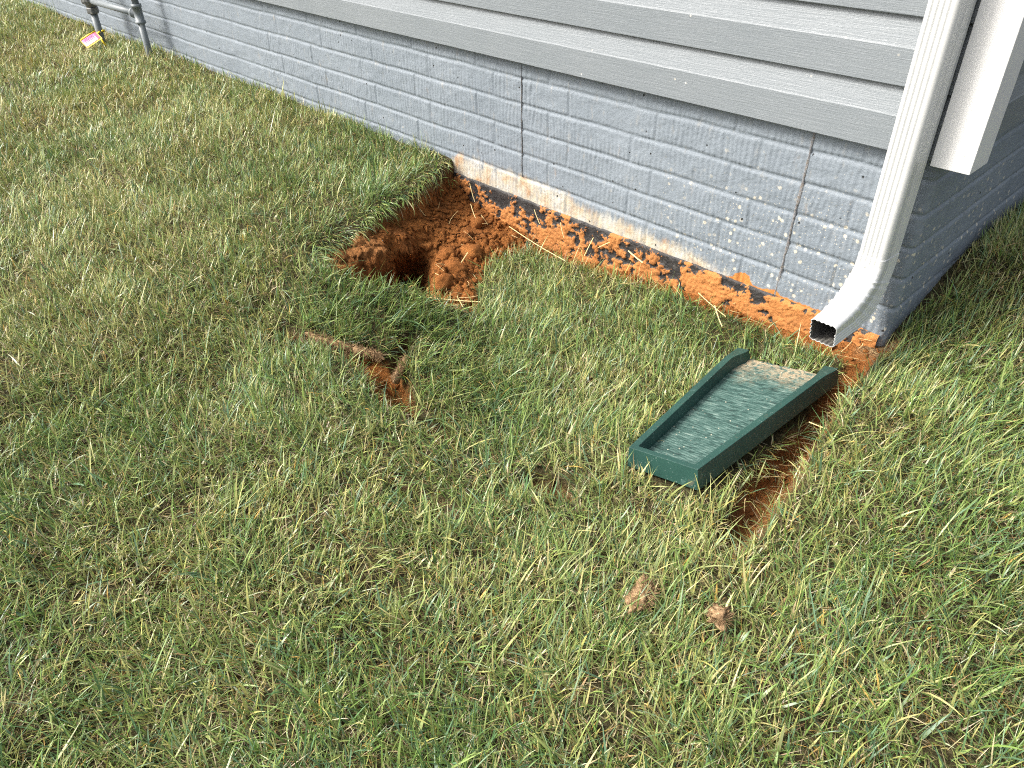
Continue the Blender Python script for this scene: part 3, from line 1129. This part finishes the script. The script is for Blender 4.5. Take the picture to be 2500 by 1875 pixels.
# the big clods on the collapsed mound
clod_spots = [(-1.345, -0.285, .036, "knobbly orange clay clod highest on the collapsed mound in the hole"),
              (-1.375, -0.375, .030, "orange clay clod perched on the edge of the dark pit"),
              (-1.27, -0.43, .032, "broad orange clay clod in the middle of the collapsed mound"),
              (-1.21, -0.52, .034, "orange clay clod at the front of the mound beside the straw"),
              (-1.145, -0.585, .026, "small orange clay clod at the front tip of the mound against the grass"),
              (-1.50, -0.115, .028, "orange clay clod sliding down beneath the torn turf corner by the wall")]
for k, (x_, y_, r, lab) in enumerate(clod_spots):
    q = ICO3_V.copy()
    nn = fbm(q[:, 0] * 1.3 + 5 * k, q[:, 1] * 1.3, q[:, 2] * 1.3, octv=3)
    ce = cell(q[:, 0] * 2.0 + 7 * k, q[:, 1] * 2.0, q[:, 2] * 2.0)
    q = q * (0.62 + 0.75 * nn + 0.35 * (0.5 - ce))[:, None] * r * np.array([1.25, 0.95, 0.75])
    zc = zgrid(x_, y_)[0][0]
    o = new_mesh("clay_clod", q, ICO3_F, CLAYM.m)
    o.location = (x_, y_, zc + r * 0.28)
    o.rotation_euler = (0, 0, k * 1.7)
    tag(o, lab, "soil clod", "clay clods on the collapsed mound")

# two tan root clods lying on the lawn
RT = NT("root_thatch", 0.95, 0.1)
co = RT.coords((1, 1, 1))
RT.color(RT.ramp(RT.noise(co, 120, 5, 0.75), [(0.3, (0.11, 0.065, 0.034)), (0.5, (0.32, 0.205, 0.11)), (0.7, (0.52, 0.38, 0.22))]))
RT.bump(RT.noise(co, 200, 4, 0.7), 0.006, 0.9)


def root_clod(x_, y_, r, sx, sy, sz, rot, lab, k):
    q = ICO3_V.copy()
    nn = fbm(q[:, 0] * 2 + 3 * k, q[:, 1] * 2, q[:, 2] * 2, octv=3)
    ce = smooth(0, 0.35, cell2(q[:, 0] * 1.5 + k, q[:, 1] * 1.5, q[:, 2] * 1.5))
    q = q * np.clip(0.95 + 3.6 * (nn - 0.5) + 0.35 * (ce - 0.6), 0.25, 1.7)[:, None] * r * np.array([sx, sy, sz])
    V_, F_ = [tuple(p) for p in q], [tuple(int(a) for a in f_) for f_ in ICO3_F]
    for j in range(420):                           # root fibres
        d = rng.normal(size=3)
        d[2] = abs(d[2]) * 0.7
        d /= np.linalg.norm(d)
        a = d * r * np.array([sx, sy, sz]) * 0.75
        e = a + d * rng.uniform(0.2, 0.55) * r + rng.normal(size=3) * 0.25 * r
        sd_ = np.cross(d, rng.normal(size=3))
        sd_ = sd_ / np.linalg.norm(sd_) * 0.0007
        n0 = len(V_)
        V_ += [tuple(a - sd_), tuple(a + sd_), tuple(e)]
        F_.append((n0, n0 + 1, n0 + 2))
    o_ = new_mesh("root_clod", V_, F_, RT.m)
    zc = zgrid(x_, y_)[0][0]
    o_.location = (x_, y_, zc + 0.030)
    o_.rotation_euler = (0, 0, rot)
    tag(o_, lab, "root clod", "tan root clods on the lawn")


root_clod(0.062, -1.105, 0.026, 0.75, 1.5, 0.40, 0.35, "longer of two tan root clods lying on the lawn in front of the splash block", 1)
root_clod(0.188, -1.055, 0.018, 1.2, 1.0, 0.55, 0.9, "smaller rounder tan root clod on the lawn, right of the longer one", 2)


# torn sod edges at the open crack: a fibrous cut face standing up beside it
def sod_edge(pts, ht, thick, lab, k):
    pts = np.array(pts)
    n = 60
    tt = np.linspace(0, len(pts) - 1, n)
    path = np.stack([np.interp(tt, np.arange(len(pts)), pts[:, i]) for i in (0, 1)], 1)
    tang = np.gradient(path, axis=0)
    tang /= np.linalg.norm(tang, axis=1)[:, None]
    nor = np.stack([tang[:, 1], -tang[:, 0]], 1)
    if nor[n // 2, 1] > 0:
        nor = -nor
    zl = lawn_z(path[:, 0], path[:, 1])
    ring = 14
    lumpy = fbm(tt * 5.0 + 11 * k, tt * 0 + k, octv=3)
    V_ = []
    for i in range(n):
        en = min(1, i / 6, (n - 1 - i) / 6) ** 0.5
        for j in range(ring):
            a = 2 * math.pi * j / ring
            rr = (0.8 + 0.55 * (rng.random() - 0.5)) * (0.45 + 1.1 * lumpy[i])
            off = math.cos(a) * thick * rr * en
            hz = math.sin(a) * ht * rr * en
            wob = 0.006 * (fbm(np.array([tt[i] * 6.0]), np.array([k * 9.0]), octv=2)[0] - 0.5)
            V_.append((path[i, 0] + nor[i, 0] * (off + wob), path[i, 1] + nor[i, 1] * (off + wob), zl[i] + hz - ht * 0.15))
    F_ = [tuple(int(q) for q in (i * ring + j, i * ring + (j + 1) % ring, (i + 1) * ring + (j + 1) % ring, (i + 1) * ring + j)) for i in range(n - 1) for j in range(ring)]
    for j in range(900):
        i = rng.integers(3, n - 3)
        a = rng.uniform(-0.9, 2.4)
        p = np.array([path[i, 0] + nor[i, 0] * math.cos(a) * thick * .8, path[i, 1] + nor[i, 1] * math.cos(a) * thick * .8, zl[i] + math.sin(a) * ht * .8 - ht * .15])
        d = np.array([nor[i, 0] * math.cos(a), nor[i, 1] * math.cos(a), math.sin(a)]) + rng.normal(size=3) * 0.8
        d /= np.linalg.norm(d)
        e = p + d * rng.uniform(0.006, 0.018)
        sd_ = np.cross(d, rng.normal(size=3))
        sd_ = sd_ / np.linalg.norm(sd_) * 0.0006
        n0 = len(V_)
        V_ += [tuple(p - sd_), tuple(p + sd_), tuple(e)]
        F_.append((n0, n0 + 1, n0 + 2))
    o_ = new_mesh("torn_sod_edge", V_, F_, RT.m)
    tag(o_, lab, "sod edge", "torn sod edges at the crack")


sod_edge([(-1.20, -1.045), (-1.11, -1.015), (-1.02, -0.968), (-0.965, -0.938)], 0.015, 0.008, "long tan torn sod edge along the upper side of the crack", 1)
sod_edge([(-0.935, -0.888), (-0.905, -0.925), (-0.878, -0.975)], 0.018, 0.008, "short tan folded sod edge standing up right of the open crack", 2)

# ------------------------------------------------------------------ straw
SM = NT("dry_straw", 0.6, 0.3)
aC = SM.attr("Col")
SM.color(aC.outputs["Color"])
V_, F_, C_ = [], [], []


def straw(p, d, L_, w_, colr, bend=0.0):
    p, d = np.array(p, float), np.array(d, float)
    d /= np.linalg.norm(d)
    sd_ = np.cross(d, [0, 0, 1])
    sd_ /= np.linalg.norm(sd_) + 1e-9
    up_ = np.cross(sd_, d)
    n0 = len(V_)
    for i in range(4):
        f_ = i / 3
        c_ = p + d * L_ * f_ + sd_ * bend * L_ * math.sin(f_ * 2.2)
        for q in (sd_ * w_, up_ * w_, -sd_ * w_):
            V_.append(tuple(c_ + q))
            C_.append(colr)
    for i in range(3):
        for j in range(2):
            F_.append((n0 + i * 3 + j, n0 + i * 3 + j + 1, n0 + i * 3 + j + 4, n0 + i * 3 + j + 3))


spots = [(-1.22, -.50, .10, .05, 34), (-1.15, -.56, .08, .04, 22), (-1.33, -.2, .12, .10, 20), (-1.0, -.06, .28, .03, 34), (-.62, -.05, .25, .03, 22), (-1.45, -.1, .12, .05, 14),
         (-.05, -.06, .05, .05, 24), (-.02, -.2, .05, .07, 22), (.03, -.5, .05, .2, 40), (-.87, -1.0, .09, .03, 14), (.06, -.8, .04, .07, 16), (-1.58, -.25, .05, .15, 8), (-.05, -.17, .05, .03, 18)]
for sx, sy, wx, wy, cnt in spots:
    for k in range(cnt // 3):
        x_, y_ = sx + rng.normal() * wx * .6, min(sy + rng.normal() * wy * .6, -0.014)
        zc = zgrid(x_, y_)[0][0]
        a = rng.uniform(0, math.pi * 2)
        tone = rng.uniform(0.75, 1.1)
        straw((x_, y_, zc + rng.uniform(0.008, 0.024)), (math.cos(a), math.sin(a) * .8, rng.normal() * .25 + .06), rng.uniform(.02, .075), rng.uniform(.0004, .0010),
              (0.58 * tone, 0.43 * tone, 0.20 * tone), rng.normal() * .12)
# long stalks that read singly, on the tar band and across the mound
for p, q, w_ in (((-1.36, -.08, -.115), (-1.05, -.10, -.135), .0016), ((-1.16, -.02, -.055), (-1.13, -.03, -.10), .0016), ((-1.29, -.02, -.045), (-1.25, -.03, -.085), .0015),
                 ((-1.0, -.025, -.06), (-1.02, -.045, -.13), .0017), ((-.93, -.022, -.055), (-.97, -.035, -.085), .0014), ((-.85, -.022, -.06), (-.78, -.03, -.075), .0030),
                 ((-1.31, -.33, -.115), (-1.23, -.48, -.155), .0018), ((-1.28, -.44, -.15), (-1.06, -.56, -.135), .0016), ((-1.2, -.6, -.14), (-1.05, -.5, -.135), .0016),
                 ((-1.27, -.52, -.17), (-1.09, -.6, -.15), .0018), ((-1.55, -.10, -.075), (-1.50, -.12, -.11), .0013), ((-1.62, -.04, -.03), (-1.58, -.05, -.09), .0015),
                 ((-.55, -.05, -.09), (-.43, -.07, -.115), .0016), ((-.47, -.08, -.09), (-.41, -.12, -.12), .0018), ((.01, -.40, -.085), (.10, -.43, -.05), .0016)):
    d = np.array(q) - np.array(p)
    straw(p, d, float(np.linalg.norm(d)), w_, (0.62, 0.48, 0.23), 0.04)
st_o = new_mesh("straw_litter", V_, F_, SM.m, cols=np.array(C_))
tag(st_o, "loose dry straw stalks scattered over the exposed clay", "straw", kind="stuff")

# ------------------------------------------------------------------ lawn grass
gm = NT("grass_blade", 0.36, 0.5)
aC = gm.attr("Col")
gm.color(aC.outputs["Color"])
tr = gm.n("ShaderNodeBsdfTranslucent")
gm.l(aC.outputs["Color"], tr.inputs[0])
mx = gm.n("ShaderNodeMixShader")
mx.inputs[0].default_value = 0.20
gm.l(gm.b.outputs[0], mx.inputs[1])
gm.l(tr.outputs[0], mx.inputs[2])
gm.l(mx.outputs[0], gm.t.nodes["Material Output"].inputs[0])

CAMXY = np.array([CAM.x, CAM.y])
# footprint the lawn needs, seen from the photograph's side with room for a step aside
AREA = [(-8.6, 0.0), (-8.6, -0.75), (-4.2, -1.75), (-1.8, -2.15), (-0.55, -2.35), (0.5, -1.55), (1.05, -0.95), (1.0, 1.5), (0.0, 1.5), (0.0, 0.0)]


def make_blades(n_try, dens_fn, kind):
    x = rng.uniform(-8.6, 1.05, n_try)
    y = rng.uniform(-2.35, 1.5, n_try)
    k = poly_sdf(x, y, AREA) < 0
    x, y = x[k], y[k]
    k = (y < -0.012) | (x > 0.016)
    x, y = x[k], y[k]
    dist = np.hypot(x - CAMXY[0], y - CAMXY[1])
    k = rng.random(len(x)) < dens_fn(dist)
    x, y, dist = x[k], y[k], dist[k]
    return x, y, dist


def in_block(x, y, m=0.0):
    ca, sa = math.cos(-0.0757), math.sin(-0.0757)
    lx = (x + 0.1238) * ca - (y + 0.7987) * sa
    ly = (x + 0.1238) * sa + (y + 0.7987) * ca
    hw = (WF + (WB - WF) * np.clip(ly / LB, 0, 1)) / 2
    return (np.abs(lx) < hw + m) & (ly > -m) & (ly < LB + m)


area_box = 9.65 * 3.85
total = 0
BV, BF4, BF3, BC = [], [], [], []
NLEV = 5


def add_blades(x, y, L_, w_, az, th0, curl, col_base, col_tip, z):
    n = len(x)
    V = np.zeros((n, 2 * NLEV - 1, 3))
    C = np.zeros((n, 2 * NLEV - 1, 3))
    px, py, pz = x.copy(), y.copy(), z - 0.004
    dirx, diry = np.cos(az), np.sin(az)
    roll = rng.normal(0, 0.5, n)
    sx, sy = -np.sin(az), np.cos(az)
    th = th0.copy()
    seg = L_ / (NLEV - 1)
    for l in range(NLEV):
        f_ = l / (NLEV - 1)
        ww = w_ * (1 - f_ ** 2.2) * (0.75 + 0.25 * min(1, f_ * 3)) * 0.5
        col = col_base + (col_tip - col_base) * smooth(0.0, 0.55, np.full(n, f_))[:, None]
        hx = sx * np.cos(roll)
        hy = sy * np.cos(roll)
        hz = np.sin(roll) * np.sin(th) * 0.8
        if l < NLEV - 1:
            V[:, 2 * l] = np.stack([px - hx * ww, py - hy * ww, pz - hz * ww], 1)
            V[:, 2 * l + 1] = np.stack([px + hx * ww, py + hy * ww, pz + hz * ww], 1)
            C[:, 2 * l] = col
            C[:, 2 * l + 1] = col
        else:
            V[:, 2 * l] = np.stack([px, py, pz], 1)
            C[:, 2 * l] = col
        px = px + dirx * np.sin(th) * seg
        py = py + diry * np.sin(th) * seg
        pz = pz + np.cos(th) * seg
        th = th + curl / (NLEV - 1)
    # keep out of the walls
    xm, ym = V[:, :, 0], V[:, :, 1]
    left = (x <= 0.016)[:, None]
    ym[:] = np.where(left & (xm < 0.02), np.minimum(ym, -0.006 - 0.004 * rng.random((n, 1))), ym)
    xm[:] = np.where(~left & (ym > 0.0), np.maximum(xm, 0.007 + 0.004 * rng.random((n, 1))), xm)
    BV.append(V)
    BC.append(C)


def field_angle(x, y):
    a = 2 * math.pi * (1.3 * fbm(x * 1.6 + 3, y * 1.6 + 7, octv=2)) + 2.2 * (fbm(x * 6, y * 6 + 2, octv=2) - 0.5) * 2
    return a


GREENS = np.array([[0.092, 0.165, 0.034], [0.140, 0.220, 0.052], [0.072, 0.145, 0.050], [0.180, 0.250, 0.066], [0.235, 0.285, 0.092], [0.092, 0.168, 0.088]])
YELL = np.array([[0.33, 0.32, 0.10], [0.28, 0.29, 0.09], [0.40, 0.36, 0.15]])
STRAW = np.array([[0.50, 0.32, 0.08], [0.40, 0.31, 0.16], [0.60, 0.51, 0.31], [0.34, 0.22, 0.10], [0.44, 0.36, 0.21]])


def grow(n_per_m2, layer):
    n_try = int(area_box * n_per_m2)
    x, y, dist = make_blades(n_try, lambda d: np.clip(1.15 - 0.16 * d, 0.34, 1.0), layer)
    fine_ = (x > -2.2) & (x < 0.5) & (y > -1.5) & (y < 0.4)
    z = soil_upper(x, y)
    cover = np.ones(len(x))
    dh = np.full(len(x), 9.0)
    zf_, cl_, in_, ba_, dh_ = ground_fields(x[fine_], y[fine_])
    z[fine_] = zf_
    cover[fine_] = 1 - np.clip(np.maximum(np.maximum(in_, ba_ * (0.9 if layer != 'thatch' else 0.82)), clay_band(x[fine_], y[fine_])), 0, 1)
    dh[fine_] = dh_
    edge_ = np.abs(poly_sdf(x[fine_], y[fine_], SLAB) + 0.02 * (fbm(x[fine_] * 18, y[fine_] * 18, octv=2) - 0.5))
    front_ = (y[fine_] < -0.90) & (x[fine_] > -1.3)
    cover[fine_] *= 1 - 0.72 * smooth(0.024, 0.008, edge_) * front_ * smooth(0.35, 0.55, fbm(x[fine_] * 7 + 2, y[fine_] * 7, octv=2) + 0.12)
    # thin and dry spots of the lawn
    dry = fbm(x * 1.9 + 30, y * 1.9, octv=4)
    dry2 = fbm(x * 7 + 3, y * 7, octv=3)
    thin = smooth(0.60, 0.74, dry2)
    tuft = smooth(0.30, 0.55, fbm(x * 34 + 7, y * 34, octv=2))
    k = (rng.random(len(x)) < cover * (1 - 0.45 * thin) * (0.55 + 0.45 * tuft)) & ~in_block(x, y, 0.004)
    x, y, z, dist, dh, dry, dry2 = x[k], y[k], z[k], dist[k], dh[k], dry[k], dry2[k]
    n = len(x)
    far = smooth(2.5, 5.5, dist)
    az = field_angle(x, y) + rng.normal(0, 1.6, n)
    lush = np.exp(-(((x + 1.05) / 0.42) ** 2 + ((y + 0.82) / 0.24) ** 2))
    yellow = np.clip(0.26 + 0.9 * (dry - 0.5) + 0.45 * (dry2 - 0.5) + 0.22 * far - 0.30 * lush + 0.10 * smooth(-1.0, -2.0, x), 0.03, 0.9)
    if layer == 'green':
        L_ = np.clip(rng.lognormal(math.log(0.045), 0.36, n), 0.018, 0.12) * (1 + 0.25 * lush) * (0.62 + 0.76 * fbm(x * 13 + 50, y * 13, octv=2))
        w_ = np.clip(rng.lognormal(math.log(0.0024), 0.42, n), 0.0011, 0.0066) * (1 + 0.35 * far)
        th0 = np.abs(rng.normal(0.62, 0.36, n))
        curl = rng.normal(0.42, 0.40, n)
        ci = rng.integers(0, len(GREENS), n)
        tip = GREENS[ci]
        m1 = rng.random(n) < yellow * 0.85
        tip = np.where(m1[:, None], 0.55 * tip + 0.45 * YELL[rng.integers(0, 3, n)], tip)
        m2 = rng.random(n) < yellow * 0.55
        tip = np.where(m2[:, None], YELL[rng.integers(0, 3, n)], tip)
        m3 = rng.random(n) < 0.05 + 0.30 * np.clip(yellow - 0.25, 0, 1)
        tip = np.where(m3[:, None], STRAW[rng.integers(0, 5, n)], tip)
        L_ = np.where(m3, L_ * 0.65, L_)
        tip = tip * 1.16
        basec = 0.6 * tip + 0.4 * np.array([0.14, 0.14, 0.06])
    else:
        L_ = rng.uniform(0.02, 0.06, n)
        w_ = rng.uniform(0.0009, 0.0022, n) * (1 + 0.4 * far)
        th0 = rng.uniform(0.75, 1.5, n)
        curl = rng.normal(0.25, 0.4, n)
        tip = STRAW[rng.integers(0, 5, n)] * rng.uniform(0.40, 0.95, (n, 1))
        basec = tip * 0.8
        az = rng.uniform(0, 2 * math.pi, n)
    tip = tip * rng.uniform(0.78, 1.22, (n, 1))
    # turf hangs over the torn rim of the hole
    near_rim = smooth(0.10, 0.015, dh) * (x < -1.44) * (y > -0.82)
    to_hole = np.arctan2(-0.42 - y, -1.36 - x) * 0.35 + (-0.35) * 0.65
    swing = rng.normal(0, 0.35, n)
    az = np.where(rng.random(n) < near_rim, to_hole + swing, az)
    th0 = th0 + 0.55 * near_rim
    curl = curl + 0.75 * near_rim
    # combed grass of the sunken turf in front of the hole
    comb = lush > rng.random(n)
    az = np.where(comb & (near_rim < 0.1), rng.normal(0.25, 0.55, n), az)
    # blades squeezed out from under the splash block
    nb_ = in_block(x, y, 0.035)
    away = np.arctan2(y + 0.5, x + 0.14)
    az = np.where(nb_ & (rng.random(n) < 0.75), away + rng.normal(0, 0.4, n), az)
    th0 = np.where(nb_, th0 + 0.35, th0)
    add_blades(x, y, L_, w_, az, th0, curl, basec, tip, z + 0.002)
    return n


cnt = grow(37000, 'green') + grow(12000, 'thatch')
V = np.concatenate(BV)
C = np.concatenate(BC)
n, m = V.shape[:2]
# quads of every blade plus a final triangle, as triangles only
pat = []
for l in range(NLEV - 2):
    pat += [(2 * l, 2 * l + 1, 2 * l + 3), (2 * l, 2 * l + 3, 2 * l + 2)]
l = NLEV - 2
pat.append((2 * l, 2 * l + 1, 2 * l + 2))
F = (np.arange(n)[:, None, None] * m + np.array(pat)[None]).reshape(-1, 3)
print("blades", n)
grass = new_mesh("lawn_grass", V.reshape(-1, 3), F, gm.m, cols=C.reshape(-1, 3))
tag(grass, "green and yellowing lawn grass growing on the turf around the house corner", "grass", kind="stuff")
